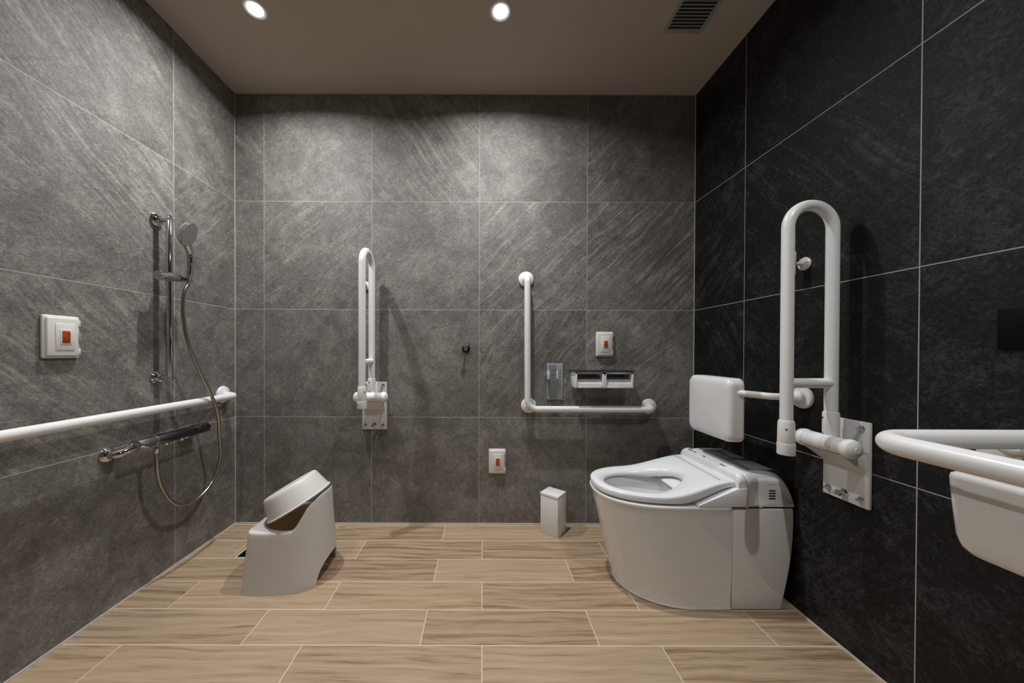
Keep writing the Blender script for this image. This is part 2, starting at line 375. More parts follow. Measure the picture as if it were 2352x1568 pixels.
# ------------------------------------------------------------------ folding handrails
def folding_rail(label, wall_pt, n, tv, group):
    """wall_pt: plate centre on the wall; n: out of wall; tv: to the right when facing the wall"""
    n = Vector(n); tv = Vector(tv); O = Vector(wall_pt); Z = Vector((0, 0, 1))
    def p(t_, n_, z_): return O+tv*t_+n*n_+Z*z_
    R3 = Matrix((tv, n, Z)).transposed()
    th = thing('folding_handrail', label, 'handrail', O, group)
    def box(bm, t_, n_, z_, s, bev=.001): rbox(bm, p(t_, n_, z_), s, bev, 2, R3)
    bm = NB(); box(bm, 0, .0055, 0, (.136, .010, .265), .0025); obj('wall_plate', bm, 'plate', th)
    # bracket: sloping web and two cheeks that carry the hinge barrel
    bm = NB(); cheek = [(.007, .030), (.045, .035), (.090, .048), (.086, .030), (.007, -.018)]
    for s in (-.058, .055):
        prism(bm, cheek, lambda q, s=s: p(s, q[0], q[1]), lambda q, s=s: p(s+.004, q[0], q[1]), .0008)
    web = [(.083, .030), (.088, .033), (.012, -.021), (.007, -.018)]
    prism(bm, web, lambda q: p(-.058, q[0], q[1]), lambda q: p(.059, q[0], q[1]), .0005)
    rail = obj('bracket', bm, 'plate', th)
    for (bt, bz, ln) in ((-.048, .112, .020), (.048, .112, .020), (-.048, -.108, .020), (.048, -.108, .020), (0, -.106, .036)):
        bm = NB(); r = .007 if ln < .03 else .0095
        cyl(bm, p(bt, .0095, bz), p(bt, .0125, bz), r*1.35, bev=.0005); cyl(bm, p(bt, .008, bz), p(bt, ln, bz), r, bev=.0015, seg=6)
        sweep(bm, [p(bt, ln-.002, bz), p(bt, ln+.008, bz)], r*.5, 12); obj('bolt', bm, 'chrome', th)
    zb = .055
    bm = NB(); cyl(bm, p(-.062, .070, zb), p(.060, .070, zb), .0262, bev=.002); obj('hinge_barrel', bm, 'tube', th)
    for s, e in ((1, .060), (-1, -.062)):
        bm = NB(); lathe(bm, [(.0265, 0), (.0285, .003), (.0295, .010), (.0275, .020), (.020, .027), (.009, .0295), (.0085, .0305), (.001, .031)], p(e, .070, zb), tv*s); obj('barrel_cap', bm, 'tube', th)
    R = .017; ti, to = .056, .200; zt = .8175
    pts = [p(0, ti, .10), p(0, ti, zt-.072)]
    c = p(0, (ti+to)/2, zt-.072); rr = (to-ti)/2
    for k in range(1, 24):
        a = PI*k/24; pts.append(c - n*rr*math.cos(a) + Z*rr*math.sin(a))
    pts += [p(0, to, zt-.072), p(0, to, .12)]
    bm = NB(); sweep(bm, pts, R, 28); obj('rail_tube', bm, 'tube', th)
    bm = NB(); sweep(bm, [p(0, ti+.006, .247), p(0, ti+.02, .247), p(0, to-.02, .247), p(0, to-.006, .247)], .0160, 20); obj('cross_bar', bm, 'tube', th)
    bm = NB(); lathe(bm, [(.0195, .060), (.0205, .062), (.0205, .150), (.0195, .154), (.017, .155)], p(0, ti, 0), Z); sl = obj('sleeve', bm, 'tube', th)
    for zz in (.085, .135):
        bm = NB(); d = (tv*.0-tv.cross(Z)*0 + (tv*(-.35)+n*.94)).normalized()
        q0 = p(0, ti, zz)+d*.0195; lathe(bm, [(.0045, 0), (.0045, .0015), (.003, .0025), (.001, .0026)], q0, d, 16); obj('screw', bm, 'chrome', sl)
    bm = NB(); lathe(bm, [(.017, .127), (.0195, .1265), (.0215, .118), (.0225, .055), (.0215, .052)], p(0, to, 0), Z); es = obj('end_sleeve', bm, 'tube', th)
    bm = NB(); lathe(bm, [(.021, .054), (.0235, .053), (.0235, .020), (.0225, .017), (.001, .016)], p(0, to, 0), Z); ec = obj('end_cap', bm, 'tube', th)
    bm = NB(); q0 = p(0, to, .10)+(tv*.75+n*.66)*.021; lathe(bm, [(.0035, 0), (.0035, .0012), (.001, .0018)], q0, tv*.75+n*.66, 14); obj('screw', bm, 'chrome', es)
    bm = NB(); q0 = p(0, to, .037)+(tv*(-.55)+n*.83)*.0228; lathe(bm, [(.0035, 0), (.0035, .0012), (.001, .0018)], q0, tv*(-.55)+n*.83, 14); obj('screw', bm, 'chrome', ec)
    return th
folding_rail('white folding handrail swung upright on the black wall beside the toilet', (XR, 1.066, .622), (-1, 0, 0), (0, -1, 0), 'folding handrails swung upright')
folding_rail('white folding handrail swung upright on the grey back wall behind the bath stool', (-.600, YB, .665), (0, -1, 0), (1, 0, 0), 'folding handrails swung upright')

def rail_stop(label, w, n, ln, pad, side):
    n = Vector(n); w = Vector(w); th = thing('handrail_stop', label, 'handrail stop', w)
    bm = NB(); lathe(bm, [(.023, 0), (.024, .004), (.021, .009), (.012, .011), (.001, .0115)], w, n); obj('wall_flange', bm, 'resin', th)
    bm = NB(); cyl(bm, w+n*.008, w+n*ln, .0075, .006, .001); obj('stem', bm, 'resin' if pad else 'chrome', th)
    if pad:
        bm = NB(); rbox(bm, w+n*(ln+.002), (.004, .03, .082) if side == 'x' else (.03, .004, .082), .0015); obj('catch_plate', bm, 'silver', th)
    else:
        bm = NB(); lathe(bm, [(.010, 0), (.013, .003), (.013, .010), (.008, .014), (.001, .015)], w+n*ln, n); obj('knob', bm, 'chrome', th)
    return th
rail_stop('small round white stop with a stem on the black wall behind the folding handrail', (XR, 1.2136, 1.292), (-1, 0, 0), .046, True, 'x')
rail_stop('small round stop with a shiny knob on the grey wall behind the far folding handrail', (-.650, YB, 1.330), (0, -1, 0), .028, False, 'y')

# ------------------------------------------------------------------ fixed handrails
def flange(bm, w, n, r=.043):
    lathe(bm, [(r-.001, 0), (r, .004), (r-.003, .010), (r*.72, .0145), (.021, .017), (.018, .020)], w, n); return bm
t = thing('l_shaped_handrail', 'white L-shaped handrail on the grey back wall around the paper holder', 'handrail', (.243, YB, .657))
n = (0, -1, 0); yt = YB-.060; R = .017
bm = NB(); sweep(bm, fillet([(.241, YB-.006, 1.368), (.241, yt, 1.368), (.245, yt, .657), (.926, yt, .657), (.926, YB-.006, .661)], [.028, .052, .028], 10), R, 26); obj('rail_tube', bm, 'tube', t)
bm = NB(); sweep(bm, [(.258, YB-.006, .668), (.258, yt+.008, .668)], R*.95, 22); obj('support_post', bm, 'tube', t)
for x, z in ((.241, 1.370), (.258, .668), (.928, .664)):
    bm = NB(); flange(bm, (x, YB, z), n); obj('wall_flange', bm, 'tube', t)
t = thing('straight_handrail', 'long white horizontal handrail along the left grey wall', 'handrail', (XL, 1.757, .732))
bm = NB(); xt = XL+.070
sweep(bm, fillet([(XL+.006, 1.757, .734), (xt, 1.757, .730), (xt, -.45, .733), (XL+.006, -.45, .733)], [.030, .030], 10), R, 28); obj('rail_tube', bm, 'tube', t)
for y in (1.757, -.45):
    bm = NB(); flange(bm, (XL, y, .735), (1, 0, 0), .045); obj('wall_flange', bm, 'tube', t)

# ------------------------------------------------------------------ call buttons
def call_button(label, w, n, tv):
    n = Vector(n); tv = Vector(tv); w = Vector(w); Z = Vector((0, 0, 1)); R3 = Matrix((tv, n, Z)).transposed()
    th = thing('emergency_call_button', label, 'call button', w, 'emergency call buttons with orange keys')
    def box(t_, z_, a, b, h, d, bev, seg=2):
        bm = NB(); rbox(bm, w+tv*t_+n*((a+b)/2)+Z*z_, (h, b-a, d), bev, seg, R3); return bm
    obj('housing', box(0, 0, 0, .011, .095, .138, .0045, 3), 'ivory', th)
    obj('cover_frame', box(-.002, 0, .010, .018, .082, .124, .0035, 3), 'ivory', th)
    obj('inner_frame', box(.002, 0, .016, .0205, .050, .086, .002), 'resin', th)
    obj('key_surround', box(.002, 0, .019, .022, .030, .050, .001), 'resin', th)
    obj('push_key', box(.002, 0, .020, .0235, .021, .040, .0012), 'button', th)
    obj('hinge_tab', box(.0435, 0, .008, .0155, .007, .028, .001), 'silver', th)
    for s in (-1, 1): obj('hinge_clip', box(.0425, s*.047, .008, .0155, .007, .020, .001), 'ivory', th)
call_button('white emergency call button with an orange key on the left wall beside the shower', (XL, 1.080, 1.0105), (1, 0, 0), (0, 1, 0))
call_button('white emergency call button with an orange key above the paper holder', (.6785, YB, 1.010), (0, -1, 0), (1, 0, 0))
call_button('white emergency call button with an orange key low on the back wall near the floor', (.084, YB, .3565), (0, -1, 0), (1, 0, 0))

# ------------------------------------------------------------------ robe hook
t = thing('wall_hook', 'small dark round wall hook on the grey back wall', 'hook', (-.092, YB, .984)); w = Vector((-.092, YB, .984)); n = Vector((0, -1, 0))
bm = NB(); lathe(bm, [(.0215, 0), (.0225, .003), (.018, .007), (.007, .009)], w, n); obj('base', bm, 'bronze', t)
bm = NB(); cyl(bm, w+n*.006, w+n*.036, .0065, .0055); obj('stem', bm, 'bronze', t)
bm = NB(); lathe(bm, [(.006, 0), (.0105, .003), (.012, .007), (.010, .010), (.006, .011), (.005, .009), (.001, .0088)], w+n*.033, n); obj('knob', bm, 'chrome', t)

# ------------------------------------------------------------------ bidet remote and holder plate
t = thing('remote_holder', 'pale silver instruction plate and holder on the back wall beside the L-shaped handrail', 'remote holder', (.403, YB, .80))
bm = NB(); rbox(bm, (.4035, YB-.0035, .802), (.088, .006, .202), .0015); obj('plate', bm, 'holderplate', t)
bm = NB()
for i in range(7): rbox(bm, (.433, YB-.0068, .868-.016*i-.006), (.016 if i % 2 else .010, .0006, .004))
obj('printed_text', bm, 'ink', t)
bm = NB(); rbox(bm, (.3635, YB-.018, .838), (.012, .030, .046), .002); obj('clip', bm, 'resin', t)
bm = NB(); rbox(bm, (.411, YB-.018, .838), (.006, .030, .046), .002); obj('clip', bm, 'resin', t)
t = thing('toilet_remote', 'slim grey remote control clipped in the holder on the back wall', 'remote control', (.388, YB-.018, .80))
Rr = Matrix.Rotation(-.02, 3, 'Y')
bm = NB(); rbox(bm, (.389, YB-.0195, .805), (.037, .017, .182), .003, 2, Rr); obj('body', bm, 'remotegrey', t)
for z, wd, hh in ((.872, .008, .006), (.845, .007, .007), (.825, .007, .007), (.805, .007, .007), (.772, .012, .004), (.758, .018, .004), (.745, .018, .006), (.730, .016, .005)):
    bm = NB(); rbox(bm, (.389, YB-.0288, z), (wd, .0016, hh), .0005); obj('key', bm, 'greyplastic', t)

# ------------------------------------------------------------------ double toilet paper holder
t = thing('toilet_paper_holder', 'empty double toilet paper holder of steel under the call button', 'toilet paper holder', (.645, YB, .82))
x0, x1, yf, z0, z1 = .492, .799, YB-.100, .775, .863
bm = NB(); rbox(bm, ((x0+x1)/2-.001, (YB+yf)/2-.001, z1+.003), (x1-x0+.014, .101, .005), .001); obj('top_shelf', bm, 'darkchrome', t)
bm = NB(); rbox(bm, ((x0+x1)/2, YB-.003, .822), (x1-x0-.01, .005, .082)); obj('back_plate', bm, 'holderback', t)
side = [(YB-.001, z1), (yf, z1), (yf, z0+.006), (yf+.004, z0), (YB-.03, z0), (YB-.001, z0+.02)]
for xs in (x0, x1-.010):
    bm = NB(); prism(bm, side, lambda q, xs=xs: (xs, q[0], q[1]), lambda q, xs=xs: (xs+.010, q[0], q[1]), .0012); obj('side_panel', bm, 'resin', t)
bm = NB(); xm = .6455
prism(bm, side, lambda q: (xm-.011, q[0], q[1]), lambda q: (xm+.011, q[0], q[1]), .0012); obj('divider', bm, 'resin', t)
bm = NB(); rbox(bm, (xm, yf-.0008, z1-.014), (.010, .0016, .004)); obj('keyhole', bm, 'ink', t)
bm = NB(); rbox(bm, ((x0+x1)/2, yf+.004, z1-.007), (x1-x0, .008, .011), .001); obj('front_rail', bm, 'steel', t)
for a, b in ((x0+.011, xm-.012), (xm+.012, x1-.011)):
    prof = [(YB-.030, .832), (YB-.062, .824), (YB-.079, .817), (YB-.088, .809), (YB-.094, .798), (YB-.0955, .784)]
    bm = NB(); outer = prof+[(y_+.001, z_-.0025) for y_, z_ in prof[::-1]]
    prism(bm, outer, lambda q: (a, q[0], q[1]), lambda q: (b, q[0], q[1])); obj('paper_flap', bm, 'flap', t)
    bm = NB(); rbox(bm, ((a+b)/2, yf+.004, z0+.006), ((b-a)*.98, .006, .010), .001); obj('lower_lip', bm, 'resin', t)
    bm = NB(); cyl(bm, (a, yf+.062, .822), (b, yf+.062, .800), .006); obj('spindle', bm, 'darkchrome', t)

# ------------------------------------------------------------------ shower: rail, hand shower, hose, mixer
t = thing('shower_rail', 'chrome vertical shower rail on the left wall', 'shower rail', (XL, 1.40, 1.19)); xb = XL+.058
bm = NB(); cyl(bm, (xb, 1.401, .842), (xb, 1.401, 1.536), .0115, bev=.001); obj('bar', bm, 'chrome', t)
for z in (1.520, .853):
    bm = NB(); lathe(bm, [(.027, 0), (.028, .005), (.024, .012), (.012, .015), (.010, .017)], (XL, 1.401, z), (1, 0, 0)); cyl(bm, (XL+.012, 1.401, z), (xb+.010, 1.401, z), .0115, bev=.0015); obj('wall_bracket', bm, 'chrome', t)
bm = NB(); cyl(bm, (xb+.012, 1.338, 1.272), (xb+.012, 1.440, 1.281), .0195, .0175, .002)
cyl(bm, (xb+.012, 1.440, 1.281), (xb+.014, 1.482, 1.285), .014, .0155, .002); obj('slider', bm, 'chrome', t)
# hand shower
hs = thing('hand_shower', 'chrome hand shower with a round grey spray head held in the shower rail slider', 'hand shower', (xb+.035, 1.462, 1.27))
hb = Vector((xb+.030, 1.452, 1.265)); nrm = Vector((.90, .28, -.33)).normalized(); hc = Vector((-1.238, 1.398, 1.456))
path = spline([hb, hb+Vector((.008, .001, .035)), Vector((-1.276, 1.448, 1.345)), Vector((-1.270, 1.440, 1.392)), hc-nrm*.026+Vector((0, .014, -.030)), hc-nrm*.026], 8)
rads = [.0105+.003*sm(i/len(path)*1.5)+.008*sm((i/len(path)-.55)/.4) for i in range(len(path))]
bm = NB(); sweep(bm, path, rads, 20); obj('handle', bm, 'chrome', hs)
bm = NB(); lathe(bm, [(.012, -.034), (.028, -.030), (.044, -.018), (.0535, -.004), (.054, .001), (.051, .003)], hc, nrm, 40); obj('head', bm, 'chrome', hs)
bm = NB(); lathe(bm, [(.0505, .0005), (.050, .0036), (.020, .0048), (.001, .005)], hc, nrm, 40); obj('spray_plate', bm, 'spray', hs)
# hose
hp = [(xb+.030, 1.458, 1.262), (XL+.082, 1.442, 1.215), (XL+.080, 1.440, 1.12), (XL+.084, 1.462, .995), (XL+.092, 1.515, .86), (XL+.102, 1.560, .76), (XL+.106, 1.592, .665), (XL+.098, 1.612, .565), (XL+.088, 1.632, .45),
      (XL+.080, 1.600, .345), (XL+.076, 1.535, .294), (XL+.072, 1.470, .287), (XL+.070, 1.405, .318), (XL+.068, 1.358, .395), (XL+.066, 1.338, .47), (XL+.065, 1.334, .555)]
bm = NB(); sweep(bm, spline(hp, 12), .0072, 14); tag(obj('shower_hose', bm, 'hose'), 'metal shower hose looping from the hand shower down to the mixer', 'hose')
# mixer
mx = thing('shower_mixer', 'chrome and dark thermostatic shower mixer low on the left wall', 'shower mixer', (XL, 1.40, .60)); xm_ = XL+.066; zm = .605
bm = NB(); cyl(bm, (xm_, 1.325, zm), (xm_, 1.500, zm), .0215, bev=.001); obj('body', bm, 'darkchrome', mx)
bm = NB(); cyl(bm, (xm_, 1.252, zm), (xm_, 1.318, zm), .0235, bev=.0015); obj('temperature_knob', bm, 'chrome', mx)
bm = NB(); cyl(bm, (xm_, 1.318, zm), (xm_, 1.326, zm), .0245, bev=.001); obj('collar', bm, 'chrome', mx)
bm = NB(); cyl(bm, (xm_, 1.502, zm), (xm_, 1.575, zm), .0225, bev=.0015); kn = obj('flow_knob', bm, 'darkchrome', mx)
bm = NB(); cyl(bm, (xm_+.004, 1.535, zm+.018), (xm_+.004, 1.535, zm+.030), .007, bev=.002); obj('lever', bm, 'chrome', kn)
for y in (1.215, 1.545):
    bm = NB(); lathe(bm, [(.026, 0), (.028, .004), (.023, .013), (.015, .017), (.014, .026)], (XL, y, zm-.022), (1, 0, 0))
    sweep(bm, spline([(XL+.015, y, zm-.022), (XL+.030, y, zm-.022), (XL+.042, y+(.018 if y < 1.4 else -.01), zm-.018), (XL+.048, y+(.060 if y < 1.4 else -.03), zm-.006), (XL+.055, y+(.10 if y < 1.4 else -.05), zm)], 6), .0150, 18); obj('wall_union', bm, 'chrome', mx)
bm = NB(); cyl(bm, (XL+.065, 1.334, .553), (XL+.065, 1.334, .590), .0105, bev=.001); obj('hose_nut', bm, 'chrome', mx)
for y in (1.375, 1.445):
    bm = NB(); cyl(bm, (xm_, y, zm-.030), (xm_, y, zm-.015), .010, .012, .001); obj('outlet', bm, 'chrome', mx)

# ------------------------------------------------------------------ bath stool and washbowl
t = thing('bath_stool', 'off-white plastic bath stool with a raised back and arched foot on the wood-look floor', 'bath stool', (-.81, 1.455, 0))
cx0, cy0 = -.82, 1.455
def stool_r(th_, off=0, tz=0):
    """outline: flat left side, rounded right; returns point; tz tapers with height"""
    xl = -.972+.085*tz+off; xr = -.652-.06*tz-off; hw = .156-.07*tz-off; xs = -.84
    d = (math.cos(th_), math.sin(th_)); lo, hi = 0, .5
    for _ in range(30):
        m_ = (lo+hi)/2; x = cx0+d[0]*m_; y = d[1]*m_
        if x > xs: ins = abs((x-xs)/(xr-xs))**2.15+abs(y/hw)**2.15 < 1
        else: ins = abs((x-xs)/(xl-xs))**7+abs(y/hw)**7 < 1 if abs(y) < hw else False
        if ins: lo = m_
        else: hi = m_
    return cx0+d[0]*lo, cy0+d[1]*lo
NS = 144
def ztop(x): return .238+.095*sm((x+.768)/.07)+.031*sm((x+.71)/.05)
rings = []; 
def arch(x, y): 
    if x < -.75: return 0
    u_ = abs(y-cy0)/.092
    return .09*math.sqrt(max(0, 1-u_**2.2)) if u_ < 1 else 0
def ring_out(f, off):
    r = []
    for k in range(NS):
        a = 2*PI*k/NS; x, y = stool_r(a, off, 0); zb_ = arch(x, y); xt_, yt_ = stool_r(a, off, .24); zt_ = ztop(xt_)
        z = zb_+(zt_-zb_)*f; x, y = stool_r(a, off, z); r.append((x, y, z))
    return r
outer = [ring_out(f, 0) for f in (0, .03, .1, .2, .35, .5, .65, .8, .9, .965)]
def lip(off, dz):
    r = []
    for k in range(NS):
        a = 2*PI*k/NS; xt_, yt_ = stool_r(a, 0, .24); z0_ = ztop(xt_); x, y = stool_r(a, off, z0_); r.append((x, y, z0_+dz))
    return r
def hole(extra, dz, drop=0):
    r = []
    for k in range(NS):
        a = 2*PI*k/NS; xt_, yt_ = stool_r(a, 0, .24); z0_ = ztop(xt_); x1_, y1_ = stool_r(a, .0045+extra, z0_)
        hx, hy = -.805, cy0; ex, ey = (.128-extra), (.112-extra)
        d = (math.cos(a), math.sin(a)); m_lo, m_hi = 0, .4
        for _ in range(26):
            mm = (m_lo+m_hi)/2
            if ((cx0+d[0]*mm-hx)/ex)**2+((d[1]*mm)/ey)**2 < 1: m_lo = mm
            else: m_hi = mm
        hxp, hyp = cx0+d[0]*m_lo, cy0+d[1]*m_lo; f = sm((z0_-.245)/.06)
        x = hxp*(1-f)+x1_*f; y = hyp*(1-f)+y1_*f
        r.append((x, y, z0_+dz-drop*(1-f)))
    return r
inner = [ring_out(f, .0045) for f in (.8, .6, .4, .2, .05, 0)]
bm = NB(); loft(bm, outer+[lip(.001, -.0015), lip(.003, 0), hole(-.004, 0), hole(0, -.002, .002), hole(.0005, -.006, .006)]+inner)
bm.verts.ensure_lookup_table()
nr = len(outer)+5+len(inner); V = list(bm.verts)
for k_ in range(NS):
    bm.faces.new((V[k_], V[(nr-1)*NS+k_], V[(nr-1)*NS+(k_+1) % NS], V[(k_+1) % NS]))
obj('seat_shell', bm, 'bath', t, 50)
bowl_c = Vector((-.800, 1.452, .3045)); a = math.radians(30); bn = Vector((-math.sin(a), 0, math.cos(a)))
bm = NB(); R0 = .131
prof = [(R0+.004, -.001), (R0+.005, .003), (R0+.003, .005), (R0-.001, .006), (R0-.007, .030), (R0-.014, .060), (R0-.018, .077), (R0-.021, .084), (R0-.028, .0885), (R0-.036, .0895), (.001, .089)]
inn = [(.001, .086), (R0-.037, .0865), (R0-.029, .085), (R0-.023, .081), (R0-.0205, .076), (R0-.017, .059), (R0-.010, .030), (R0-.004, .004), (R0-.003, -.001)]
lathe(bm, prof+inn[:], bowl_c, bn, 64)
# open the underside: remove the two cap discs made by lathe
big = [f_ for f_ in bm.faces if len(f_.verts) > 8]
bmesh.ops.delete(bm, geom=big, context='FACES_ONLY')
bm.verts.ensure_lookup_table(); V = list(bm.verts); nv = len(prof+inn)
for k_ in range(64): bm.faces.new((V[k_], V[(k_+1) % 64], V[(nv-1)*64+(k_+1) % 64], V[(nv-1)*64+k_]))
tag(obj('washbowl', bm, 'bath'), 'off-white plastic washbowl turned upside down and leaning on the bath stool', 'washbowl')

# ------------------------------------------------------------------ floor drain
t = thing('floor_drain', 'black floor drain with a pale frame half hidden behind the bath stool', 'floor drain', (-1.07, 1.61, 0))
bm = NB()
for c_, s_ in (((-1.151, 1.612), (.006, .150)), ((-.997, 1.612), (.006, .150)), ((-1.074, 1.540), (.148, .006)), ((-1.074, 1.684), (.148, .006))): rbox(bm, (c_[0], c_[1], .0015), (s_[0], s_[1], .003), .0005)
obj('frame', bm, 'caulk', t)
bm = NB(); rbox(bm, (-1.074, 1.612, .0006), (.148, .138, .0012)); 
for i in range(9): rbox(bm, (-1.074, 1.552+.015*i, .0017), (.14, .006, .002))
obj('grate', bm, 'black', t)

# ------------------------------------------------------------------ sanitary box
t = thing('sanitary_box', 'small white square bin standing on the floor between back wall and toilet', 'bin', (.383, 1.772, 0))
u = Vector((.078, -.066, 0)).normalized(); v = Vector((-u.y, u.x, 0)); R3 = Matrix((u, v, Vector((0, 0, 1)))).transposed()
cc = Vector((.3825, 1.7725, 0))
bm = NB(); rbox(bm, cc+Vector((0, 0, .1005)), (.102, .094, .201), .0015, 2, R3); obj('body', bm, 'plate', t)
bm = NB(); rbox(bm, cc+Vector((0, 0, .2095)), (.105, .097, .014), .0015, 2, R3); ld_ = obj('lid', bm, 'seat', t)

# ------------------------------------------------------------------ toilet
YC = 1.415
tl = thing('toilet', 'white one-piece washlet toilet with its seat down by the black wall', 'toilet', (.82, YC, 0))
def outl(tip, w, xs, xb, n_, cx=.72, N_=160, wb=None, crn=.0):
    r = []
    for k in range(N_):
        a = 2*PI*k/N_; d = (math.cos(a), math.sin(a)); lo, hi = 0, .8
        for _ in range(28):
            m_ = (lo+hi)/2; x = cx+d[0]*m_; y = abs(d[1]*m_)
            if x < xs: ins = ((xs-x)/(xs-tip))**n_+(y/w)**n_ < 1
            else:
                ww = w if wb is None else w+(wb-w)*sm((x-xs)/(xb-xs))
                ins = y < ww and x < xb
                if ins and crn and x > xb-crn and y > ww-crn: ins = (x-xb+crn)**2+(y-ww+crn)**2 < crn*crn
            if ins: lo = m_
            else: hi = m_
        r.append((cx+d[0]*lo, YC+d[1]*lo))
    return r
SX = .934
def bring(z, off=0, tipo=0):
    f = z/.385; return [(x, y, z) for x, y in outl(.567-.24*z+off+tipo, .181+.004*f-off, .80-.055*f, SX, 2.0+.35*f)]
def ell(cx, a_, b_, z, N_=160):
    return [(cx+a_*math.cos(2*PI*k/N_), YC+b_*math.sin(2*PI*k/N_), z) for k in range(N_)]
bm = NB()
rings = [bring(.0), bring(.006, -.003), bring(.012, -.001), bring(.016)]+[bring(z) for z in (.06, .12, .18, .24, .30, .35, .372)]+[bring(.377, -.002), bring(.384, -.003), bring(.388, -.001), [(x, y, .389) for x, y, _ in bring(.385, .006)],
         ell(.70, .176, .130, .389), ell(.70, .171, .126, .384), ell(.70, .168, .123, .36), ell(.705, .155, .105, .32), ell(.71, .138, .092, .27), ell(.72, .11, .075, .22), ell(.74, .07, .055, .185), ell(.75, .03, .03, .17)]
loft(bm, rings, True, True); obj('bowl', bm, 'ceramic', tl, 40)
# rear skirt cover
bprof = [(.0, 1.124), (.06, 1.138), (.113, 1.149), (.17, 1.159), (.22, 1.165), (.27, 1.169), (.32, 1.171), (.382, 1.170)]
bm = NB(); poly = [(.9375, 0)]+[(x, z) for z, x in bprof]+[(.9375, .382)]
prism(bm, poly, lambda q: (q[0], YC-.179, q[1]), lambda q: (q[0], YC+.179, q[1]), .006, 3); obj('rear_skirt', bm, 'ceramic', tl, 30)
# tank cover with rounded shoulders
top = [(.9885, .39), (.9885, .40), (.9885, .48), (.992, .503), (1.000, .511), (1.02, .5135), (1.09, .5135), (1.118, .507), (1.138, .492), (1.152, .470), (1.162, .44), (1.168, .41), (1.169, .39)]
def cover_rings(top, hw, r_, inset, z0_, nseg=9):
    rings = []; cxm = (top[0][0]+top[-1][0])/2
    def sec(y, k_):      # k_ 0..1: 0 = outermost
        drop = r_*(1-math.sin(k_*PI/2)); ins = inset*(1-math.sin(k_*PI/2)); out = []
        for x, z in top:
            zz = z0_+(z-z0_)*(1-drop/(max(p_[1] for p_ in top)-z0_)); xx = x-(1 if x > cxm else -1)*ins*(z-z0_)/.12; out.append((xx, y, zz))
        return out
    for i in range(nseg+1): k_ = i/nseg; rings.append(sec(YC-hw+r_*(1-math.cos(k_*PI/2)), k_))
    for i in range(nseg, -1, -1): k_ = i/nseg; rings.append(sec(YC+hw-r_*(1-math.cos(k_*PI/2)), k_))
    return rings
bm = NB(); loft(bm, cover_rings(top, .180, .034, .010, .388), True, True); obj('tank_cover', bm, 'seat', tl, 50)
bm = NB(); rbox(bm, (1.072, YC, .5135), (.104, .285, .004), .0018, 2)
inl = obj('top_panel', bm, 'greyplastic', tl)
bm = NB(); 
for yy in (YC-.02,): rbox(bm, (1.075, yy, .5158), (.094, .014, .0012))
obj('panel_stripe', bm, 'ink', inl)
# control strip
strip = [(.955, .39), (.957, .462), (.957, .498), (.961, .506), (.975, .5135), (.984, .5135), (.988, .508), (.988, .48), (.988, .39)]
bm = NB(); loft(bm, cover_rings(strip, .183, .030, .002, .388), True, True); st = obj('control_strip', bm, 'seat', tl, 45)
for (yo, wd) in ((.135, .006), (.124, .006), (.113, .006), (.092, .008), (.03, .012)):
    bm = NB(); rbox(bm, (.9700, YC+yo, .5128), (.006, wd, .002), .0004, 1, Matrix.Rotation(-.48, 3, 'Y')); obj('indicator', bm, 'greyplastic', st)
bm = NB()
for i in range(6): rbox(bm, (.9700, YC-.070-.005*i, .5126), (.004, .0028, .001), 0, 1, Matrix.Rotation(-.48, 3, 'Y'))
obj('printed_text', bm, 'ink', st)
# washlet base wedge with its bright side ledge
bm = NB(); wd = [(.806, .391), (.822, .3895), (.988, .3895), (.988, .462), (.950, .456), (.812, .398)]
prism(bm, wd, lambda q: (q[0], YC-.186, q[1]), lambda q: (q[0], YC+.186, q[1]), .002); obj('washlet_base', bm, 'seat', tl)
# seam line between covers, vents
bm = NB(); rbox(bm, (1.052, YC, .3855), (.228, .352, .006)); obj('seam', bm, 'void', tl)
bm = NB(); rbox(bm, (.936, YC, .19), (.004, .352, .38)); obj('seam', bm, 'void', tl)
bm = NB()
for i in range(4): rbox(bm, (1.086, YC-.1802, .450-.0098*i), (.025, .002, .0042), .0008, 1)
obj('side_vent', bm, 'black', tl)
bm = NB(); rbox(bm, (1.062+.02, YC-.1802, .473), (.030, .0012, .0012)); obj('side_label', bm, 'silver', tl)
for xx in (.993, 1.043):
    bm = NB(); rbox(bm, (xx, YC-.180, .391), (.010, .003, .012), .001); obj('cover_tab', bm, 'seat', tl)
# seat with opening
def zs(x): return .4225+.058*sm((x-.66)/.30)**1.15
def zbot(x): return .396+.062*sm((x-.74)/.22)
o1 = dict(xs=.76, n_=2.35, wb=.168, xb=.964, crn=.012)
def seat_ring(off, fz, dz=0): return [(x, y, zbot(x)*(1-fz)+zs(x)*fz+dz) for x, y in outl(.474+off, .180-off, o1['xs'], o1['xb']-off, o1['n_'], wb=o1['wb']-off, crn=o1['crn'])]
def hole_ring(off, fz, dz=0):
    r = []
    for k_ in range(160):
        a_ = 2*PI*k_/160; x = .686+(.158-off)*math.cos(a_); y = YC-.002+(.113-off)*math.sin(a_)*(1-.10*math.cos(a_)); r.append((x, y, zbot(x)*(1-fz)+zs(x)*fz+dz))
    return r
bm = NB()
def dish(off_out, t_):   # rings between outer edge and hole on the top
    A = seat_ring(.012, 1); B = hole_ring(-.012, 1, -.005); return [(a_[0]*(1-t_)+b_[0]*t_, a_[1]*(1-t_)+b_[1]*t_, zs(a_[0]*(1-t_)+b_[0]*t_)-.005*t_**2+.002*math.sin(t_*PI)) for a_, b_ in zip(A, B)]
